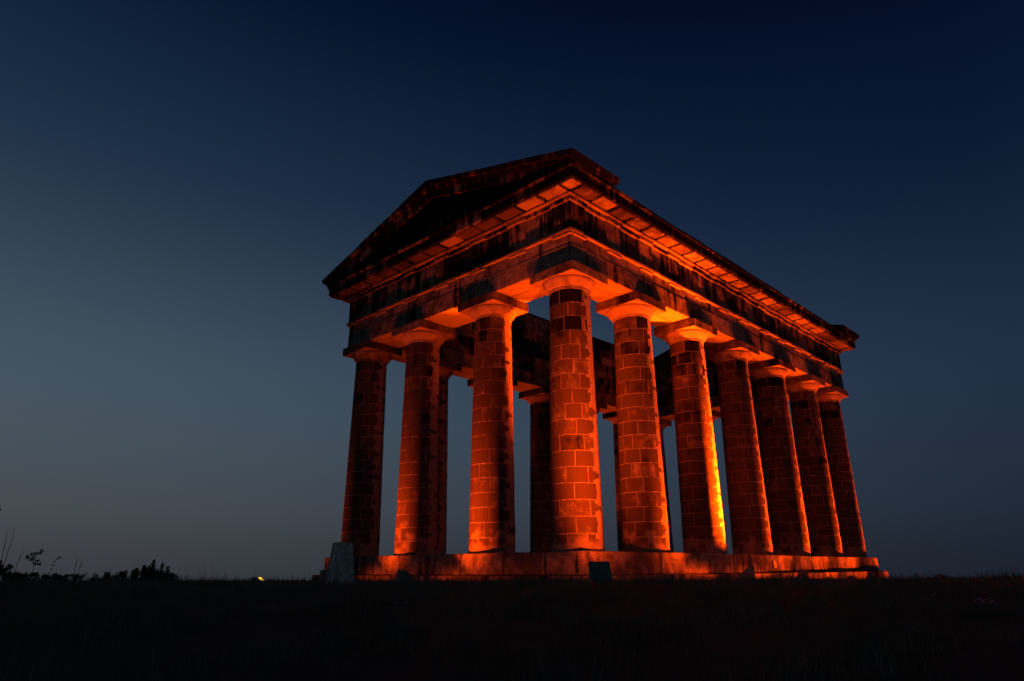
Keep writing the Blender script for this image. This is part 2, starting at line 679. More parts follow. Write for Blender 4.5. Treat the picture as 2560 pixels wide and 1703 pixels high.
def stone_mesh(name, V, F, C, smooth_flags):
    me = mesh_from(name, V, F)
    me.polygons.foreach_set('use_smooth', smooth_flags)
    at = me.attributes.new('cell', 'FLOAT_VECTOR', 'POINT')
    at.data.foreach_set('vector', np.array(C, dtype=np.float32).ravel())
    me.materials.append(M_SHAFT)
    # true cylinder normals on the dressed face, flat ones in the joints
    nv = np.zeros((len(V), 3), dtype=np.float32)
    VV = np.array(V)
    nv[:, :2] = VV[:, :2] / np.linalg.norm(VV[:, :2], axis=1)[:, None]
    nv[:, 2] = .012
    ln = []
    for p in me.polygons:
        for vi in p.vertices:
            ln.append(tuple(nv[vi]) if p.use_smooth else tuple(p.normal))
    me.normals_split_custom_set(ln)
    return me


STONES = {(i, k): stone_geo(i, k) for i in range(NC) for k in range(6)}
SMESH = {}

core_pts = []
N = 48
V, F = [], []
for j in range(9):
    z = SH * j / 8
    for k in range(N):
        a = 2 * math.pi * k / N
        r = rad(z) - .016
        V.append((r * math.cos(a), r * math.sin(a), z))
for j in range(8):
    for k in range(N):
        F.append((j * N + k, j * N + (k + 1) % N, (j + 1) * N + (k + 1) % N, (j + 1) * N + k))
core_mesh = mesh_from('column', V, F, True)
core_mesh.materials.append(M_MORTAR)

# echinus
prof = [(R_T - .03, SH - .012), (R_T + .012, SH - .004), (R_T + .016, SH + .03), (R_T - .004, SH + .038), (R_T + .028, SH + .055), (R_T + .034, SH + .085),
        (R_T + .020, SH + .092), (R_T + .055, SH + .11), (R_T + .10, SH + .165), (R_T + .165, SH + .25), (R_T + .225, SH + .33), (R_T + .265, SH + .40),
        (R_T + .280, SH + .445), (R_T + .272, SH + .478), (R_T + .24, SH + .492)]
V, F = [], []
N2 = 56
for r, z in prof:
    for k in range(N2):
        a = 2 * math.pi * k / N2
        V.append((r * math.cos(a), r * math.sin(a), z))
for j in range(len(prof) - 1):
    for k in range(N2):
        F.append((j * N2 + k, j * N2 + (k + 1) % N2, (j + 1) * N2 + (k + 1) % N2, (j + 1) * N2 + k))
ech_mesh = mesh_from('capital', V, F, True)
ech_mesh.materials.append(M_CAP)
AB0, AB1, ABW = 10.775, 11.20, 1.177

cols = []
for i, x in enumerate(XS):
    for j, y in enumerate(YS):
        if i in (0, len(XS) - 1) or j in (0, len(YS) - 1):
            cols.append((x, y))
cand = []
info = []
for ci, (x, y) in enumerate(cols):
    rot = crng.uniform(0, 2 * math.pi)
    info.append([x, y, rot, set()])
    for i in range(NC):
        for k in range(6):
            am = math.radians((COURSE[i][k] + COURSE[i][k + 1]) / 2) + rot
            z = (i + .5) * CH
            nrm = Vector((math.cos(am), math.sin(am), 0))
            p = Vector((x, y, z)) + nrm * rad(z)
            d = CAM_POS - p
            cosv = nrm.dot(d.normalized())
            front = (y < .1 or x < .1)
            if cosv > .02 and front:
                cand.append((cosv * (COURSE[i][k + 1] - COURSE[i][k]) / d.length_squared, ci, i, k))
cand.sort(reverse=True)
for _, ci, i, k in cand[:300]:
    info[ci][3].add((i, k))

column_objs = {}
for ci, (x, y, rot, picked) in enumerate(info):
    c = obj('column', core_mesh, None, temple, (x - TL.x, y - TL.y, -TL.z), (0, 0, rot))
    column_objs[(x, y)] = (c, rot)
    Vj, Fj, Cj, Sj = [], [], [], []
    for (i, k), (V, F, C, nsm) in STONES.items():
        if (i, k) in picked:
            if (i, k) not in SMESH:
                SMESH[(i, k)] = stone_mesh('stone', V, F, C, [q < nsm for q in range(len(F))])
            obj('stone', SMESH[(i, k)], None, c)
        else:
            b = len(Vj)
            Vj += V
            Fj += [tuple(q + b for q in f) for f in F]
            jr = crng.random()
            Cj += [(u, v, (w + jr) % 1) for u, v, w in C]
            Sj += [q < nsm for q in range(len(F))]
    if Vj:
        s = obj('stone_courses', stone_mesh('stone_courses', Vj, Fj, Cj, Sj), None, c)
        tag(s, kind='stuff')
    obj('capital', ech_mesh, None, c)
    a = block('abacus', (-ABW, -ABW, AB0), (ABW, ABW, AB1), M_ABAC, c, .02, .004)
    a.rotation_euler = (0, 0, -rot)

# letters scratched into the corner column
c0, rot0 = column_objs[(0.0, 0.0)]


def strokes_on_shaft(lines, a_mid, z_mid, w=.026):
    mb_ = MB()
    for (u0, v0), (u1, v1) in lines:
        L = math.hypot(u1 - u0, v1 - v0)
        px, pz = -(v1 - v0) / L * w / 2, (u1 - u0) / L * w / 2
        pts = []
        for du, dv in ((u0 - px, v0 - pz), (u0 + px, v0 + pz), (u1 + px, v1 + pz), (u1 - px, v1 - pz)):
            pts.append((du, dv))
        V = []
        for lift in (-.01, .005):
            for du, dv in pts:
                z = z_mid + dv
                r = rad(z) + lift
                a = a_mid + du / rad(z)
                V.append((r * math.cos(a), r * math.sin(a), z))
        mb_.add(V, fix_normals(V, [(0, 1, 2, 3), (4, 5, 6, 7), (0, 1, 5, 4), (1, 2, 6, 5), (2, 3, 7, 6), (3, 0, 4, 7)]))
    return mb_


M_l = [((-.30, -.16), (-.30, .15)), ((-.30, .15), (-.20, -.03)), ((-.20, -.03), (-.10, .15)), ((-.10, .15), (-.09, -.17))]
G_pts = [(.22, .12), (.16, .19), (.08, .19), (.02, .12), (.00, 0), (.02, -.10), (.08, -.17), (.16, -.17), (.21, -.11), (.21, -.02), (.13, -.02)]
letters = strokes_on_shaft(M_l + list(zip(G_pts[:-1], G_pts[1:])), math.atan2(CAM_POS.y, CAM_POS.x) - .03 - rot0, 1.58).build('carved_letters', M_CARVE, c0)
tag(letters, 'pale scratched letters MG on the stone')

# ---- entablature
Z_AR, Z_AM, Z_AT, Z_TA, Z_FR, Z_BD, Z_BM, Z_MU, Z_CO, Z_CT = 11.205, 12.085, 12.60, 12.74, 13.99, 14.19, 14.31, 14.41, 14.83, 15.05
E_AR, E_TA, E_ME, E_TR, E_BD, E_CO, E_CT = 1.0, 1.125, .97, 1.045, 1.13, 1.95, 2.03
TRW = 1.0


def ring_box(mb_, o0, o1, z0, z1):
    for sd in 'ABCD':
        L = LY if sd in 'AC' else LX
        a, b = (-o1, L + o1) if sd in 'AC' else (-o0 + .001, L + o0 - .001)
        lo, hi = side_box(sd, a, b, o0, o1, z0, z1)
        mb_.box(lo, hi)


mb = MB()
ring_box(mb, -.95, .94, Z_AR + .03, Z_AT - .02)
architrave = mb.build('architrave', M_CORE, temple, False, (-TL.x, -TL.y, -TL.z))
mb = MB()
ring_box(mb, -.94, .90, Z_AT - .02, Z_BD)
frieze = mb.build('frieze', M_CORE, temple, False, (-TL.x, -TL.y, -TL.z))
mb = MB()
ring_box(mb, -.93, 1.02, Z_BD + .01, Z_CT - .03)
cornice = mb.build('cornice', M_CORE, temple, False, (-TL.x, -TL.y, -TL.z))

TRI = {}
for sd in 'ABCD':
    ax = YS if sd in 'AC' else XS
    cs = [ax[0] - E_TR + TRW / 2] + ax[1:-1] + [ax[-1] + E_TR - TRW / 2]
    full = []
    for i in range(len(cs) - 1):
        full += [cs[i], (cs[i] + cs[i + 1]) / 2]
    TRI[sd] = full + [cs[-1]]

for sd in 'ABCD':
    near = sd in 'AB'
    ax = YS if sd in 'AC' else XS
    L = ax[-1]
    run = sd in 'AC'
    # lower course: two beams side by side over every bay
    cuts = [(-E_AR if run else E_AR + .002)] + ax[1:-1] + [L + (E_AR if run else -E_AR - .002)]
    for s0, s1 in zip(cuts[:-1], cuts[1:]):
        sb('beam', sd, s0 + .006, s1 - .006, .012, E_AR, Z_AR, Z_AM, M_BEAM, architrave, .02, .003)
        sb('beam', sd, s0 + .006, s1 - .006, -E_AR, -.012, Z_AR - .004, Z_AM + .004, M_BEAM, architrave, .02, .003)
    # upper course
    a, b = span(sd, .2, .985)
    for s0, s1 in splits(a, b, 1.35 if near else 6):
        sb('architrave_stone', sd, s0 + G, s1 - G, .2, .985 + rng.uniform(-.008, .008), Z_AM + .01, Z_AT - .004, M_BEAM, architrave, .02, .004)
    a, b = span(sd, .3, E_TA)
    for s0, s1 in splits(a, b, 2.5 if near else 9):
        sb('taenia', sd, s0 + .005, s1 - .005, .3, E_TA + rng.uniform(-.012, .012), Z_AT, Z_TA - .004, M_BEAM, architrave, .022, .011)
    # frieze: flat triglyph slabs and recessed metopes
    tri = TRI[sd]
    for t in tri:
        s0, s1 = t - TRW / 2, t + TRW / 2
        if not run:
            s0, s1 = max(s0, -.5 + .002), min(s1, L + .5 - .002)
        sb('triglyph', sd, s0, s1, .5, E_TR + rng.uniform(-.008, .008), Z_TA, Z_FR - .004, M_FRIEZE, frieze, .02, .004)
        r0, r1 = t - TRW / 2, t + TRW / 2
        if not run:
            r0, r1 = max(r0, -.9 + .002), min(r1, L + .9 - .002)
        else:
            r0, r1 = max(r0, -1.10), min(r1, L + 1.10)
        sb('regula', sd, r0, r1, .9, 1.09, Z_AT - .105, Z_AT - .003, M_BEAM, architrave, .012, .003)
    for t0, t1 in zip(tri[:-1], tri[1:]):
        sb('metope', sd, t0 + TRW / 2 + .006, t1 - TRW / 2 - .006, .45, E_ME + rng.uniform(-.012, .012), Z_TA + .002, Z_FR - .006, M_FRIEZE, frieze, .015, .004)
    # band above the frieze, broken forward over the triglyphs
    for q, t in enumerate(tri):
        s0, s1 = t - TRW / 2 - .05, t + TRW / 2 + .05
        if run:
            s0, s1 = (-E_BD - .03 if q == 0 else s0), (L + E_BD + .03 if q == len(tri) - 1 else s1)
        else:
            s0, s1 = max(s0, -.6 + .002), min(s1, L + .6 - .002)
        sb('band_stone', sd, s0, s1, .6, E_BD + .03, Z_FR, Z_BD, M_FRIEZE, frieze, .015, .004)
    for t0, t1 in zip(tri[:-1], tri[1:]):
        sb('band_stone', sd, t0 + TRW / 2 + .056, t1 - TRW / 2 - .056, .6, E_BD - .04, Z_FR + .002, Z_BD - .002, M_FRIEZE, frieze, .015, .004)
    a, b = span(sd, .8, 1.24)
    for s0, s1 in splits(a, b, 2.6 if near else 9):
        sb('bed_mould', sd, s0 + .004, s1 - .004, .8, 1.24 + rng.uniform(-.01, .01), Z_BD + .002, Z_BM, M_CORN, cornice, .03, .004)
    # mutules and corona
    ms = []
    for t0, t1 in zip(tri[:-1], tri[1:]):
        ms += [t0, (t0 + t1) / 2]
    ms.append(tri[-1])
    pitch = (ms[-1] - ms[0]) / (len(ms) - 1)
    for t in ms:
        h = (pitch - .19) / 2
        sb('mutule', sd, t - h, t + h, 1.22, 1.85 + rng.uniform(-.01, .01), Z_BM + .004 + rng.uniform(0, .012), Z_MU + .03, M_MUT, cornice, .018, .004)
    a, b = span(sd, .9, E_CO)
    for s0, s1 in splits(a, b, 1.9 if near else 9, .1):
        sb('corona_stone', sd, s0 + .006, s1 - .006, .9, E_CO + rng.uniform(-.014, .014), Z_MU, Z_CO, M_FASC, cornice, .025, .006)
    a, b = span(sd, .7, E_CT)
    for s0, s1 in splits(a, b, 2.3 if near else 9, .15):
        sb('cornice_cap', sd, s0 + .006, s1 - .006, .7, E_CT + rng.uniform(-.018, .018), Z_CO + .004, Z_CT + rng.uniform(-.025, .012), M_FASC, cornice, .05, .016)
    # corner mutules
    if run:
        for s0, s1 in ((-1.85, -1.24), (L + 1.24, L + 1.85)):
            sb('mutule', sd, s0, s1, 1.25, 1.85, Z_BM + .006, Z_MU + .03, M_MUT, cornice, .018, .004)

# inner faces of the far walls, in coursed blocks, with the parapet of the long sides
mb = MB()
for sd in 'BD':
    lo, hi = side_box(sd, .9, LX - .9, -.93, -.25, Z_CT - .1, 16.17)
    mb.box(lo, hi)
parapet = mb.build('parapet', M_CORE, temple, False, (-TL.x, -TL.y, -TL.z))
for sd in 'CD':
    L = LY if sd == 'C' else LX
    zs = [Z_AM + .012, 12.62, 13.20, 13.78, 14.36, 14.94] + ([15.52, 16.2] if sd == 'D' else [])
    for q, (z0, z1) in enumerate(zip(zs[:-1], zs[1:])):
        for s0, s1 in splits(1.0, L - 1.0, 1.45, .25):
            sb('wall_stone', sd, s0 + G, s1 - G, -1.0 + rng.uniform(-.012, .012) - (.10 if q in (1, 5) else 0), -.6, z0 + .006, z1 - .004, M_WALL, parapet, .02, .004)
for s0, s1 in splits(.95, LX - .95, 1.6, .2):
    sb('coping_stone', 'D', s0 + G, s1 - G, -1.06, -.2, 16.205, 16.32, M_PED, parapet, .03, .006)

# ---- pediments
AP, AZ = LY / 2, 17.95
TIP = -2.27
KR = (AZ - 15.37) / (AP - TIP)


def rake(s):
    return AZ - KR * abs(s - AP)


def prism(name, sd, poly, o0, o1s, mat, parent):
    """solid with outline poly in (s, z); o1s: outward reach at each vertex"""
    nn = len(poly)
    V = []
    for (s, z) in poly:
        V.append(side_box(sd, s, s, o0, o0, z, z)[0])
    for (s, z), o1 in zip(poly, o1s):
        V.append(side_box(sd, s, s, o1, o1, z, z)[0])
    F = [tuple(range(nn)), tuple(range(nn, 2 * nn))] + [(i, (i + 1) % nn, nn + (i + 1) % nn, nn + i) for i in range(nn)]
    V = np.array(V)
    c = V.mean(axis=0)
    return obj(name, mesh_from(name, V - c, fix_normals(V - c, F)), mat, parent, tuple(c))


def clip_poly(s0, s1, lo, hi, zmin):
    """outline between two lines lo(s) and hi(s), cut off below zmin"""
    pts = []
    for s in np.linspace(s0, s1, 9):
        pts.append((s, max(lo(s), zmin), hi(s)))
    pts = [p for p in pts if p[2] > p[1] + .01]
    if len(pts) < 2:
        return None
    # keep convex: only the ends and the kink
    a, b = pts[0], pts[-1]
    mid = [p for p in pts[1:-1] if abs(p[1] - zmin) < 1e-6 or True]
    kink = None
    if lo(a[0]) < zmin < lo(b[0]) or lo(b[0]) < zmin < lo(a[0]):
        sk = a[0] + (b[0] - a[0]) * (zmin - lo(a[0])) / (lo(b[0]) - lo(a[0]))
        if a[0] + .02 < sk < b[0] - .02:
            kink = (sk, zmin)
    out = [(a[0], a[1])] + ([kink] if kink else []) + [(b[0], b[1]), (b[0], b[2]), (a[0], a[2])]
    return out


for sd in 'AC':
    mb = MB()
    V = []
    for o in (-.9, .85):
        for s, z in ((TIP + 1.5, Z_CT - .05), (LY - TIP - 1.5, Z_CT - .05), (LY - TIP - 1.5, rake(TIP + 1.5) - .2), (AP, AZ - .2), (TIP + 1.5, rake(TIP + 1.5) - .2)):
            V.append(side_box(sd, s, s, o, o, z, z)[0])
    mb.add(V, fix_normals(V, [(0, 1, 2, 3, 4), (5, 6, 7, 8, 9)] + [(i, (i + 1) % 5, 5 + (i + 1) % 5, 5 + i) for i in range(5)]))
    ped = mb.build('pediment', M_CORE, temple, False, (-TL.x, -TL.y, -TL.z))
    # tympanum stones
    zc = [Z_CT, 15.62, 16.20, 16.76, 17.25]
    for z0, z1 in zip(zc[:-1], zc[1:]):
        a = TIP + (z0 - 15.37 + .80) / KR
        b = LY - a
        for s0, s1 in splits(a, b, 1.35, .2):
            p = []
            for s, z in ((s0 + G, z0 + G), (s1 - G, z0 + G)):
                p.append((s, z))
            hi = lambda s: min(z1 - .004, rake(s) - .80)
            if hi(s1 - G) > z0 + .03:
                p.append((s1 - G, hi(s1 - G)))
            if s0 < AP < s1 and hi(AP) < z1 - .01:
                p.append((AP, hi(AP)))
            else:
                for sx in (AP - (AP - TIP) + (z1 - 15.37 + .80) / KR, LY - (TIP + (z1 - 15.37 + .80) / KR)):
                    if s0 + .05 < sx < s1 - .05:
                        p.append((sx, hi(sx)))
            if hi(s0 + G) > z0 + .03:
                p.append((s0 + G, hi(s0 + G)))
            if len(p) >= 3:
                prism('tympanum_stone', sd, p, .5, [.93 + rng.uniform(-.01, .012)] * len(p), M_PED, ped)
    # raking cornice: corona, cyma and coping, in blocks
    for half in (0, 1):
        s_lo, s_hi = (TIP, AP) if half == 0 else (AP, LY - TIP)
        for lo_d, hi_d, o0, ob, ot, nm, cnt, tipo in ((.85, .43, .3, 1.98, 1.99, 'raking_corona', 6, .30), (.425, .24, -.85, 2.055, 2.10, 'raking_cyma', 5, .14),
                                                     (.236, 0, -.98, 2.235, 2.27, 'coping_stone', 5, .0)):
            a = s_lo + (tipo if half == 0 else 0)
            b = s_hi - (tipo if half == 1 else 0)
            for s0, s1 in splits(a, b, (b - a) / cnt, .12):
                dz = rng.uniform(-.018, .018)
                poly = clip_poly(s0 + .006, s1 - .006, lambda s: rake(s) - lo_d + (dz if nm != 'coping_stone' else 0), lambda s: rake(s) - hi_d + dz, Z_CT + .012)
                if poly is None:
                    continue
                o1 = []
                for s, z in poly:
                    topv = abs(z - (rake(s) - hi_d + dz)) < .003
                    o1.append(ot if topv else ob)
                if nm == 'coping_stone':
                    # the end of the coping flares out over the long side
                    if half == 0 and s0 == a:
                        poly = [(s + .13 if abs(s - s0 - .006) < .001 and not abs(z - (rake(s) + dz)) < .003 else s, z) for s, z in poly]
                    if half == 1 and s1 == b:
                        poly = [(s - .13 if abs(s - s1 + .006) < .001 and not abs(z - (rake(s) + dz)) < .003 else s, z) for s, z in poly]
                prism(nm, sd, poly, o0, o1, M_PED, ped)

# ------------------------------------------------------------------ floodlights in their concrete housings
def housing_parts():
    w, h, l, t = .30, .56, .74, .07
    back = MB()
    back.box((-w, -t, -.9), (w, 0, h), .012)
    cheeks = []
    for s in (-1, 1):
        V = []
        for x in (s * w, s * (w - .065)):
            for y, z in ((.001, -.9), (l, -.9), (l, .04), (.14, h - .005), (.001, h - .005)):
                V.append((x, y, z))
        F = [(0, 1, 2, 3, 4), (5, 6, 7, 8, 9)] + [(i, (i + 1) % 5, 5 + (i + 1) % 5, 5 + i) for i in range(5)]
        cheeks.append((V, fix_normals(V, F)))
    return back, cheeks


HB, HC = housing_parts()
H_BACK = mesh_from('back_slab', HB.v, HB.f)
H_CHK = [mesh_from('cheek', v, f) for v, f in HC]
hb = MB()
hb.box((-.19, -.10, -.14), (.19, -.006, .14), .02)
H_HEAD = mesh_from('lamp_head', hb.v, hb.f)
lb = MB()
lb.box((-.17, -.004, -.12), (.17, .010, .12), .006)
H_LENS = mesh_from('lens', lb.v, lb.f)
yb = MB()
yb.box((-.215, -.03, -.24), (-.195, .02, .02), .003)
yb.box((.195, -.03, -.24), (.215, .02, .02), .003)
yb.box((-.215, -.03, -.26), (.215, .02, -.24), .003)
H_YOKE = mesh_from('yoke', yb.v, yb.f)
for me_, mt_ in ((H_BACK, M_CONC), (H_CHK[0], M_CONC), (H_CHK[1], M_CONC), (H_HEAD, M_METAL), (H_LENS, M_LENS), (H_YOKE, M_METAL)):
    me_.materials.append(mt_)

FG = 'floodlights set around the monument'


def floodlight(x, y, ztop, target, power, label, cone=70, blend=.8, face=None, wide=.5, head=(0, .21, .21), step_fill=.05):
    """housing with its back away from the monument; lamp head inside it, aimed at target"""
    t = Vector(target)
    face = Vector(face) if face else Vector((t.x - x, t.y - y))
    rz = math.atan2(face.y, face.x) - math.pi / 2
    root = empty('floodlight', (x, y, ztop - .56))
    root.rotation_euler = (0, 0, rz)
    tag(root, label, 'floodlight', FG)
    obj('back_slab', H_BACK, None, root)
    obj('cheek', H_CHK[0], None, root)
    obj('cheek', H_CHK[1], None, root)
    # lamp head, tilted up to the target
    head_l = Vector(head)
    inv = Matrix.Rotation(-rz, 3, 'Z')
    d = inv @ (t - Vector((x, y, ztop - .56))) - head_l
    d.normalize()
    q = d.to_track_quat('Y', 'Z')
    h = obj('lamp_head', H_HEAD, None, root, head_l)
    h.rotation_mode = 'QUATERNION'
    h.rotation_quaternion = q
    obj('lens', H_LENS, None, h)
    obj('yoke', H_YOKE, None, root, head_l)
    ld = bpy.data.lights.new('lamp', 'SPOT')
    ld.energy = power
    ld.color = FLOOD
    ld.spot_size = math.radians(cone)
    ld.spot_blend = blend
    ld.shadow_soft_size = .16
    lo = bpy.data.objects.new('lamp', ld)
    COL.objects.link(lo)
    lo.parent = root
    lo.location = head_l + d * .03
    lo.rotation_mode = 'QUATERNION'
    lo.rotation_quaternion = d.to_track_quat('-Z', 'Y')
    lo.scale = (wide, 1, 1)                     # barn doors: the beam is taller than wide
    # added weak second spot, put in to brighten the steps below the columns
    sd_ = bpy.data.lights.new('step_fill', 'SPOT')
    sd_.energy = power * step_fill
    sd_.color = FLOOD
    sd_.spot_size = math.radians(150)
    sd_.spot_blend = 1.0
    sd_.shadow_soft_size = .10
    so = bpy.data.objects.new('step_fill', sd_)
    COL.objects.link(so)
    so.parent = root
    so.location = head_l + d * .035
    so.rotation_mode = 'QUATERNION'
    so.rotation_quaternion = Vector((0, 1, .03)).to_track_quat('-Z', 'Y')
    so.scale = (1, .10, 1)                      # flattened to a low fan: reaches the steps, misses the shafts
    return root


P = 9500
floodlight(-4.0, -4.0, -.41, (.3, -.9, 6.6), P * 1.55, 'grey floodlight housing seen from behind, nearest the corner column', 122, 1.0, (.85, .5), .32, step_fill=.03)
floodlight(-4.0, 5.5, -.63, (0, 3.8, 5.4), P * .72, 'wedge shaped floodlight housing before the pedimented front, right of the pillar', 116, 1.0, (.9, -.4), .46)
floodlight(-4.0, 11.1, -.61, (0, 9.1, 5.4), P * .55, 'floodlight housing half hidden behind the whitewashed pillar', 116, 1.0, (.9, -.4), .46)
floodlight(-3.6, 18.3, -.96, (-.4, 14.6, 4.0), P * .10, 'floodlight at far left on the brow with glowing yellow lens', 100, 1.0, (.9, -.25), .5, (0, .36, .47), step_fill=.0)
floodlight(6.8, -3.5, -.54, (3.4, -.6, 5.0), P * .9, 'largest wedge floodlight housing along the long side, nearest the corner', 116, 1.0, (-.43, .90), .46, step_fill=.08)
floodlight(12.1, -3.5, -.70, (8.9, -.9, 4.0), P * 15.0, 'second wedge floodlight housing along the long side, counting from the corner', 70, 1.0, (-.38, .925), .38, step_fill=.006)
floodlight(17.9, -3.5, -1.02, (12.8, -1.2, 4.4), P * 1.6, 'third wedge floodlight housing along the long side, sunk in the grass', 116, 1.0, (-.33, .945), .40)
floodlight(22.7, -3.5, -1.27, (17.8, -1.2, 4.4), P * 2.1, 'low floodlight housing at the far right end of the steps', 116, 1.0, (-.29, .956), .40)
floodlight(27.6, -3.6, -1.62, (22.3, -1.4, 4.4), P * 2.2, 'floodlight in the grass past the right end of the steps', 116, 1.0, (-.26, .96), .40)
floodlight(32.6, -3.0, -1.8, (28.0, -.4, 5.0), P * 1.1, 'farthest floodlight in the grass, beyond the end of the long side', 110, 1.0, (-.8, .6), .42)
for x in (6.0, 11.0, 16.5, 22.0):
    floodlight(x, LY + 3.6, -.95, (x, LY, 9.0), P * .4, 'floodlight hidden behind the far long side of the monument', 74, .9)
for y in (4.5, 10.0):
    floodlight(LX + 3.9, y, -1.3, (LX, y, 9.0), P * .35, 'floodlight hidden behind the far short end of the monument', 74, .9)

# ------------------------------------------------------------------ whitewashed survey pillar
tp = Vector((-8.52, 2.55))
trig = empty('survey_pillar', (tp.x, tp.y, -.96))
trig.rotation_euler = (0, 0, math.radians(44 + 33))
tag(trig, 'whitewashed tapered concrete survey pillar with peeling paint at left of steps', 'pillar')
mb = MB()
V = []
H = 1.16
for t in np.linspace(0, 1, 6):
    hw = .375 + (.245 - .375) * t
    ch = .03
    z = -.25 + (H + .25) * t
    for sx, sy in ((1, -1), (1, 1), (-1, 1), (-1, -1)):
        for k in range(2):
            a = (hw, hw - ch) if (k == 0) == (sx * sy < 0) else (hw - ch, hw)
            V.append((sx * a[0] + rng.uniform(-.006, .006), sy * a[1] + rng.uniform(-.006, .006), z))
F = []
for j in range(5):
    for k in range(8):
        F.append((j * 8 + k, j * 8 + (k + 1) % 8, (j + 1) * 8 + (k + 1) % 8, (j + 1) * 8 + k))
F.append(tuple(range(40, 48)))
mb.add(V, F)
mb.build('shaft', M_TRIG, trig)
cp = MB()
cp.tube([(0, 0, H - .005), (0, 0, H + .012)], [.09, .085], 14)
cp.build('top_plate', M_METAL, trig)
fb = MB()
fb.box((.30, -.05, .12), (.352, .05, .28), .006)
fb.build('bench_mark_plate', M_METAL, trig)

# ------------------------------------------------------------------ vegetation
M_GRASS = plain_mat('grass_blade', (.065, .110, .055), (.26, .25, .155), 1.3, .8, 0)
M_LEAF = plain_mat('leaf', (.030, .050, .018), (.055, .075, .025), 6.0, .6, 0)
M_GORSE = plain_mat('gorse', (.030, .045, .018), (.050, .060, .024), 6.0, .8, 0)
M_TWIG = plain_mat('dry_twig', (.06, .05, .035), (.09, .075, .05), 12.0, .9, 0)
M_PETAL = plain_mat('white_petal', (.80, .80, .76), (.65, .65, .6), 20.0, .8, 0)
M_YELLOW = plain_mat('yellow_petal', (.75, .55, .03), (.6, .42, .02), 20.0, .8, 0)

gr = np.random.default_rng(5)
cpos = np.array([CAM_POS.x, CAM_POS.y])
NHn, THn = np.array(NH), np.array(TH)


def in_temple(x, y, m=1.72):
    return -m < x < LX + m and -m < y < LY + m


gz_cache = np.vectorize(lambda x, y: ground_z(x, y))


def blades(count, s_rng, t_half, h_rng, w_rng, power=1.0):
    s = s_rng[0] + (s_rng[1] - s_rng[0]) * gr.random(count) ** power
    t = (gr.random(count) * 2 - 1) * (t_half[0] + t_half[1] * s)
    # clumping
    cl = np.sin(s * 1.7 + 2.1 * np.sin(t * .8)) + np.sin(t * 1.9 + 1.4 * np.sin(s * 1.1)) + .6 * np.sin(4.3 * s + 3.7 * t)
    keep = gr.random(count) < .55 + .25 * cl
    s, t, cl = s[keep], t[keep], cl[keep]
    xy = cpos + s[:, None] * NHn + t[:, None] * THn
    ok = ~((xy[:, 0] > -1.7) & (xy[:, 0] < LX + 1.7) & (xy[:, 1] > -1.7) & (xy[:, 1] < LY + 1.7))
    xy, cl = xy[ok], cl[ok]
    m_ = len(xy)
    z = gz_cache(xy[:, 0], xy[:, 1]) - .03
    a = gr.random(m_) * 2 * np.pi
    h = (h_rng[0] + (h_rng[1] - h_rng[0]) * gr.random(m_) ** 2) * (1 + .22 * cl)
    w = w_rng[0] + (w_rng[1] - w_rng[0]) * gr.random(m_)
    lean = h * (.15 + .5 * gr.random(m_))
    la = gr.random(m_) * 2 * np.pi
    base = np.column_stack([xy, z])
    dx = np.column_stack([np.cos(a) * w, np.sin(a) * w, np.zeros(m_)])
    mid = base + np.column_stack([np.cos(la) * lean * .3, np.sin(la) * lean * .3, h * .6])
    tip = base + np.column_stack([np.cos(la) * lean, np.sin(la) * lean, h])
    V = np.stack([base - dx, base + dx, mid + dx * .7, mid - dx * .7, tip], axis=1).reshape(-1, 3)
    k = np.arange(m_)[:, None] * 5
    return V, k


def grass_object(name, sets, mat, label):
    Vs, nq = [], 0
    tris = []
    for V, k in sets:
        Vs.append(V)
        kk = k + nq
        tris.append(np.concatenate([kk + [0, 1, 2], kk + [0, 2, 3], kk + [3, 2, 4]], axis=0))
        nq += len(V)
    V = np.concatenate(Vs)
    T = np.concatenate(tris)
    me = bpy.data.meshes.new(name)
    me.vertices.add(len(V))
    me.vertices.foreach_set('co', V.astype(np.float32).ravel())
    me.loops.add(len(T) * 3)
    me.loops.foreach_set('vertex_index', T.astype(np.int32).ravel())
    me.polygons.add(len(T))
    me.polygons.foreach_set('loop_start', np.arange(0, len(T) * 3, 3, dtype=np.int32))
    me.polygons.foreach_set('loop_total', np.full(len(T), 3, dtype=np.int32))
    me.update(calc_edges=True)
    o = obj(name, me, mat)
    return tag(o, label, 'grass', None, 'stuff')


grass_object('grass', [
    blades(90000, (7, 22), (1.5, .78), (.05, .26), (.003, .007), .8),
    blades(80000, (20, 52), (1.5, .80), (.03, .13), (.004, .010), .9),
    blades(5200, (8, 48), (1.5, .80), (.22, .60), (.0028, .005), .8),
    blades(26000, (22, 50), (1.5, .85), (.06, .26), (.005, .011), .8),
], M_GRASS, 'dark rough grass covering the whole slope')


def leaf_cluster(mb_, centre, radius, count, size, rg, flat=1.0):
    for _ in range(count):
        d = Vector((rg.gauss(0, 1), rg.gauss(0, 1), rg.gauss(0, flat)))
        d = d.normalized() * radius * rg.random() ** .45
        p = Vector(centre) + d
        n_ = Vector((rg.gauss(0, 1), rg.gauss(0, 1), rg.gauss(0, 1))).normalized()
        x = n_.orthogonal().normalized()
        y = n_.cross(x)
        s = size * rg.uniform(.6, 1.3)
        mb_.add([p - x * s, p + y * s * .45, p + x * s, p - y * s * .45], [(0, 1, 2, 3)])


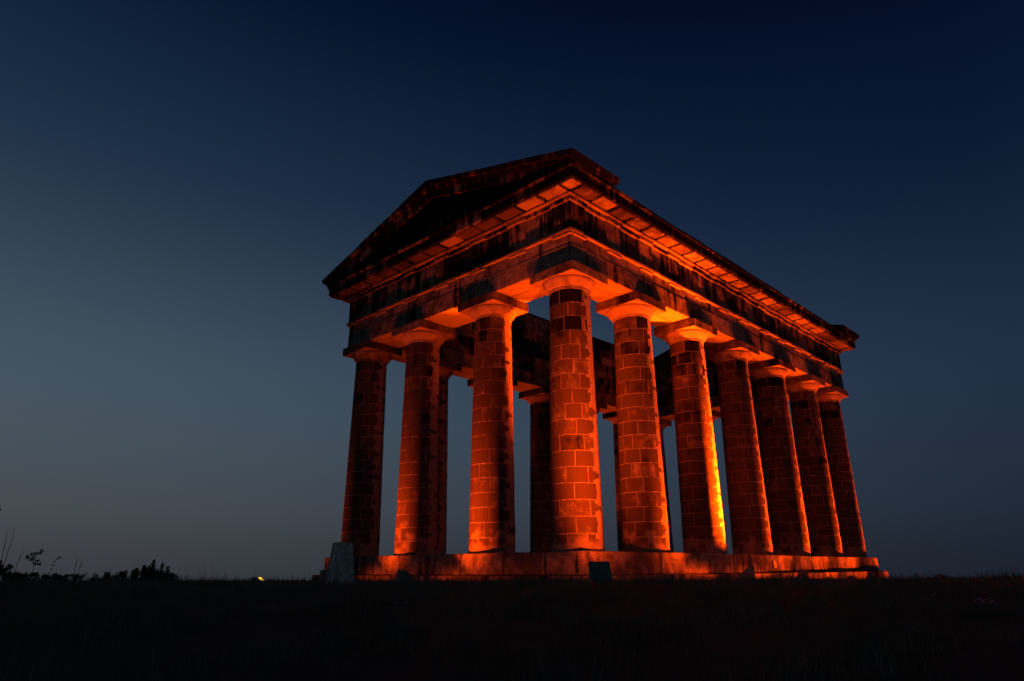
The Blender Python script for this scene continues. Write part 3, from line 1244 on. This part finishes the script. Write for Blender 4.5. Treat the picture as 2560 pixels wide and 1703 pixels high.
def bush(name, label, base, lumps, leaf, mat, seed, cat='bush', group=None):
    """stems from the base to every lump of foliage, leaves on the lumps"""
    rg = random.Random(seed)
    root = empty(name, base)
    tag(root, label, cat, group)
    st, fo = MB(), MB()
    for cx, cy, cz, r, cnt in lumps:
        mid = Vector((cx * .6, cy * .6, cz * .45))
        st.tube([(cx * .25, cy * .25, -.15), mid, (cx, cy, cz)], [.014, .010, .005], 5)
        leaf_cluster(fo, (cx, cy, cz), r, cnt, leaf, rg)
    st.build('stem', M_TWIG, root)
    fo.build('foliage', mat, root)
    return root


def at(s, t):
    p = cpos + s * NHn + t * THn
    return float(p[0]), float(p[1])


def along(p, u):
    """offset along the image-horizontal direction on the ground"""
    return (p[0] + TH.x * u, p[1] + TH.y * u)


# gorse bush on the left brow: upright leafy shoots from a dense low body
gx, gy = -9.5, 17.2
gorse = empty('gorse_bush', (gx, gy, ground_z(gx, gy)))
tag(gorse, 'gorse bush with upright shoots on the brow between brambles and left floodlight', 'bush')
rg = random.Random(3)
st, fo = MB(), MB()
for q in range(26):
    u = -1.45 + 3.0 * q / 25 + rg.uniform(-.08, .08)
    dep_ = rg.uniform(-.5, .5)
    prof_h = .26 + .52 * math.exp(-((u - .5) / .85) ** 2) + rg.choice((-.20, -.10, .02, .14))
    bx_, by_ = TH.x * u + NH.x * dep_, TH.y * u + NH.y * dep_
    top = Vector((bx_ + rg.uniform(-.08, .08), by_ + rg.uniform(-.08, .08), prof_h))
    st.tube([(bx_ * .8, by_ * .8, -.1), (bx_, by_, prof_h * .5), top], [.015, .011, .005], 5)
    kmax = int(prof_h / .055)
    for k in range(kmax):
        f_ = k / max(kmax - 1, 1)
        c_ = Vector((bx_, by_, 0)).lerp(top, f_)
        leaf_cluster(fo, (c_.x, c_.y, max(c_.z, .03)), .15 * (1.25 - .9 * f_) + .02, 30, .040, rg)
for q in range(60):
    u = -1.5 + 3.0 * rg.random()
    hb_ = (.26 + .26 * math.exp(-((u - .2) / 1.0) ** 2)) * rg.random() ** .5
    leaf_cluster(fo, (TH.x * u + NH.x * rg.uniform(-.3, .3), TH.y * u + NH.y * rg.uniform(-.3, .3), hb_), rg.uniform(.09, .17), 70, .036, rg)
st.build('stem', M_TWIG, gorse)
fo.build('foliage', M_GORSE, gorse)

# brambles and seedlings at the left edge
lx, ly = -13.6, 18.3
lumps = []
for q in range(74):
    u = -1.45 + 3.3 * rg.random()
    p = along((0, 0), u)
    d_ = rg.uniform(-.45, .45)
    env = .80 * math.exp(-((u + 1.3) / .45) ** 2) + .40 - .07 * max(u, 0)
    hgt = env * rg.random() ** .6
    lumps.append((p[0] + NH.x * d_, p[1] + NH.y * d_, hgt, rg.uniform(.07, .16), 60))
bush('bramble_bush', 'tangled dark bramble bush at the left edge of the picture', (lx, ly, ground_z(lx, ly)), lumps, .045, M_LEAF, 11)
lx2, ly2 = -12.0, 16.9
lumps = []
for q in range(46):
    u = -1.1 + 2.6 * rg.random()
    p = along((0, 0), u)
    hgt = (.34 - .07 * max(u, 0)) * rg.random() ** .7
    lumps.append((p[0] + NH.x * rg.uniform(-.4, .4), p[1] + NH.y * rg.uniform(-.4, .4), hgt, rg.uniform(.05, .12), 45))
bush('scrub_bush', 'low scrub bush between the brambles and the gorse on the brow', (lx2, ly2, ground_z(lx2, ly2)), lumps, .036, M_LEAF, 12)

# leafy seedling standing up out of the brambles
sx_, sy_ = -13.36, 17.95
sap = empty('tree_seedling', (sx_, sy_, ground_z(sx_, sy_)))
tag(sap, 'slender leafy seedling rising out of the brambles at left', 'seedling')
gz = ground_z(sx_, sy_)
st, fo = MB(), MB()
topz = .20 - gz
st.tube([(0, 0, -.1), (.02, .0, topz * .5), (-.01, .02, topz)], [.014, .010, .004], 6)
for k, (u, f_, r) in enumerate(((-.28, .78, .10), (-.16, .72, .09), (.14, .70, .09), (.22, .60, .08), (-.14, .88, .10), (.02, .92, .09), (.17, .93, .08), (.24, 1.0, .07), (-.05, .80, .10), (.06, .62, .08), (-.32, .84, .06))):
    p = along((0, 0), u)
    z = topz * f_
    st.tube([(0, 0, z - .10), (p[0], p[1], z)], [.006, .003], 4)
    leaf_cluster(fo, (p[0], p[1], z), r, 34, .04, rg, .6)
st.build('stem', M_TWIG, sap)
fo.build('foliage', M_LEAF, sap)

# frond arching over on its right
fx, fy = -12.9, 17.55
fr = empty('fern_frond', (fx, fy, ground_z(fx, fy)))
tag(fr, 'arching fern frond right of the leafy seedling', 'fern')
fz = ground_z(fx, fy)
st, fo = MB(), MB()
pts = []
for k in range(9):
    f_ = k / 8
    p = along((0, 0), .02 + .42 * f_ ** 1.4)
    pts.append((p[0], p[1], -.05 + (.0 - fz - .02) * math.sin(f_ * 1.62)))
st.tube(pts, [.008 - .0007 * k for k in range(9)], 5)
for k in range(3, 9):
    leaf_cluster(fo, pts[k], .05, 12, .035, rg, .5)
st.build('stem', M_TWIG, fr)
fo.build('foliage', M_LEAF, fr)

# bare dry stalks against the sky
STALK = [((-14.32, 18.75), (-14.45, 18.34, .98), 'taller upright of the two bare stalks at the left edge'),
         ((-14.30, 18.70), (-14.24, 18.11, 1.01), 'bare stalk at the left edge leaning to the right'),
         ((-13.97, 18.46), (-13.81, 17.99, .34), 'bare leaning stalk just left of the leafy seedling'),
         ((-12.11, 16.82), (-12.21, 16.49, .03), 'dark upright bare stalk between the seedling and gorse'),
         ((-12.06, 16.76), (-12.02, 16.39, -.17), 'thin slanting bare stalk beside the dark upright one')]
for (bx, by), tp_, lab in STALK:
    bz = ground_z(bx, by)
    r = empty('dry_stalk', (bx, by, bz))
    tag(r, lab, 'stalk', 'bare stalks on the left brow')
    d = Vector(tp_) - Vector((bx, by, bz))
    mb = MB()
    mb.tube([(0, 0, -.1), d * .5 + Vector((.012, -.008, 0)), d], [.016, .011, .005], 6)
    mb.build('stem', M_TWIG, r)
    tb = MB()
    tb.tube([d * .55, d * .72 + Vector((.03, -.05, .02)), d * .9 + Vector((.05, -.09, 0))], [.006, .005, .003], 5)
    tb.build('twig', M_TWIG, r)

# young tree whose branch tip reaches into the frame at far left
tx, ty = -17.3, 14.6
tz = ground_z(tx, ty)
tree = empty('young_tree', (tx, ty, tz))
tag(tree, 'young tree off the left edge with one leafy branch tip in view', 'tree')
mb = MB()
mb.tube([(0, 0, -.2), (.05, -.03, 1.3), (.0, .05, 2.6), (.1, 0, 3.9)], [.075, .06, .04, .015], 8)
fo = MB()
leaf_t = Vector((-15.78, 13.38, 1.50)) - Vector((tx, ty, tz))
br = [(Vector((.05, -.03, 1.5)), leaf_t, .13)]
for k in range(12):
    a = k * 2.4
    z0 = 1.2 + .2 * k
    br.append((Vector((0, 0, z0)), Vector((-.55 + .5 * math.cos(a), .45 + .5 * math.sin(a), z0 + .5)), .33))
for a_, b_, r_ in br:
    mb.tube([a_, a_.lerp(b_, .5) + Vector((0, 0, .06)), b_], [.02, .014, .005], 5)
    leaf_cluster(fo, b_, r_, 60 if r_ < .2 else 220, .05, rg)
mb.build('trunk', M_TWIG, tree)
fo.build('crown', M_LEAF, tree)

# low scrub on the right brow
for (bx, by, wdt, hgt, lab, sd_) in ((16.87, -9.89, .9, .30, 'low dark scrub bush on the right brow past the monument', 31),
                                      (20.4, -10.9, .7, .42, 'scrub bush cut by the right edge of the picture', 32),
                                      (13.3, -8.6, .5, .22, 'small weedy tuft between the monument and right scrub', 33)):
    lumps = []
    for q in range(9):
        u = -wdt + 2 * wdt * q / 8
        p = along((0, 0), u)
        h_ = hgt * math.exp(-(u / wdt) ** 2 * 1.2) * rg.uniform(.7, 1.15)
        lumps.append((p[0], p[1], h_ * .6, .11, 60))
    bush('scrub_bush', lab, (bx, by, ground_z(bx, by) - .03), lumps, .034, M_LEAF, sd_)

# wild flowers in the grass
def flower(x, y, h, label, group, mat=M_PETAL, heads=3, size=.022):
    z = ground_z(x, y)
    r = empty('wild_flower', (x, y, z))
    tag(r, label, 'flower', group)
    for k in range(heads):
        a = k * 2.4 + x
        e_ = Vector((.05 * math.cos(a) * (k > 0), .05 * math.sin(a) * (k > 0), h * (1 - .1 * k)))
        mb_ = MB()
        mb_.tube([(0, 0, -.03), e_ * .6, e_], [.003, .0025, .002], 4)
        mb_.build('stem', M_GRASS, r)
        fb_ = MB()
        nn = 8
        V = [e_ + Vector((0, 0, .008))]
        for q in range(nn * 2):
            t = math.pi * q / nn
            rr = size * (1.0 if q % 2 == 0 else .72)
            V.append(e_ + Vector((rr * math.cos(t), rr * math.sin(t), .002 * (q % 2))))
        V.append(e_ + Vector((0, 0, -.012)))
        m_ = nn * 2
        F = [(0, 1 + q, 1 + (q + 1) % m_) for q in range(m_)] + [(m_ + 1, 1 + (q + 1) % m_, 1 + q) for q in range(m_)]
        fb_.add(V, F)
        fb_.build('flower_head', mat, r)


FL = [(-6.77, -13.92), (-6.60, -13.98), (-6.35, -13.85), (-6.72, -14.10)]
for (x, y), lab in zip(FL, ('leftmost white flower of the cluster at lower right', 'middle white flower of the cluster at lower right',
                            'rightmost white flower of the cluster at lower right', 'lowest white flower of the cluster at lower right')):
    flower(x, y, .24, lab, 'white flowers clustered at lower right', heads=3, size=.042)
for (x, y), lab in zip(((-13.44, -6.97), (-13.34, -7.12)), ('left one of two white flowers at bottom left of centre', 'right one of two white flowers at bottom left of centre')):
    flower(x, y, .20, lab, 'white flowers at the bottom left of centre', heads=2, size=.034)
for (x, y, lab) in ((-7.95, -6.75, 'single white wild flower on the slope below the corner column'),
                    (-6.11, -13.12, 'single white wild flower left of the lower right cluster'),
                    (4.92, -12.55, 'white wild flower near the right edge under the brow'),
                    (4.2, -11.9, 'white wild flower left of the one under the right brow'),
                    (-14.86, 4.72, 'white wild flower on the dark slope at left')):
    flower(x, y, .22, lab, 'single white flowers scattered in the grass', heads=2, size=.032)
flower(-.54, -7.12, .16, 'yellow wild flower below the wedge floodlight housings', None, M_YELLOW, 2, .035)
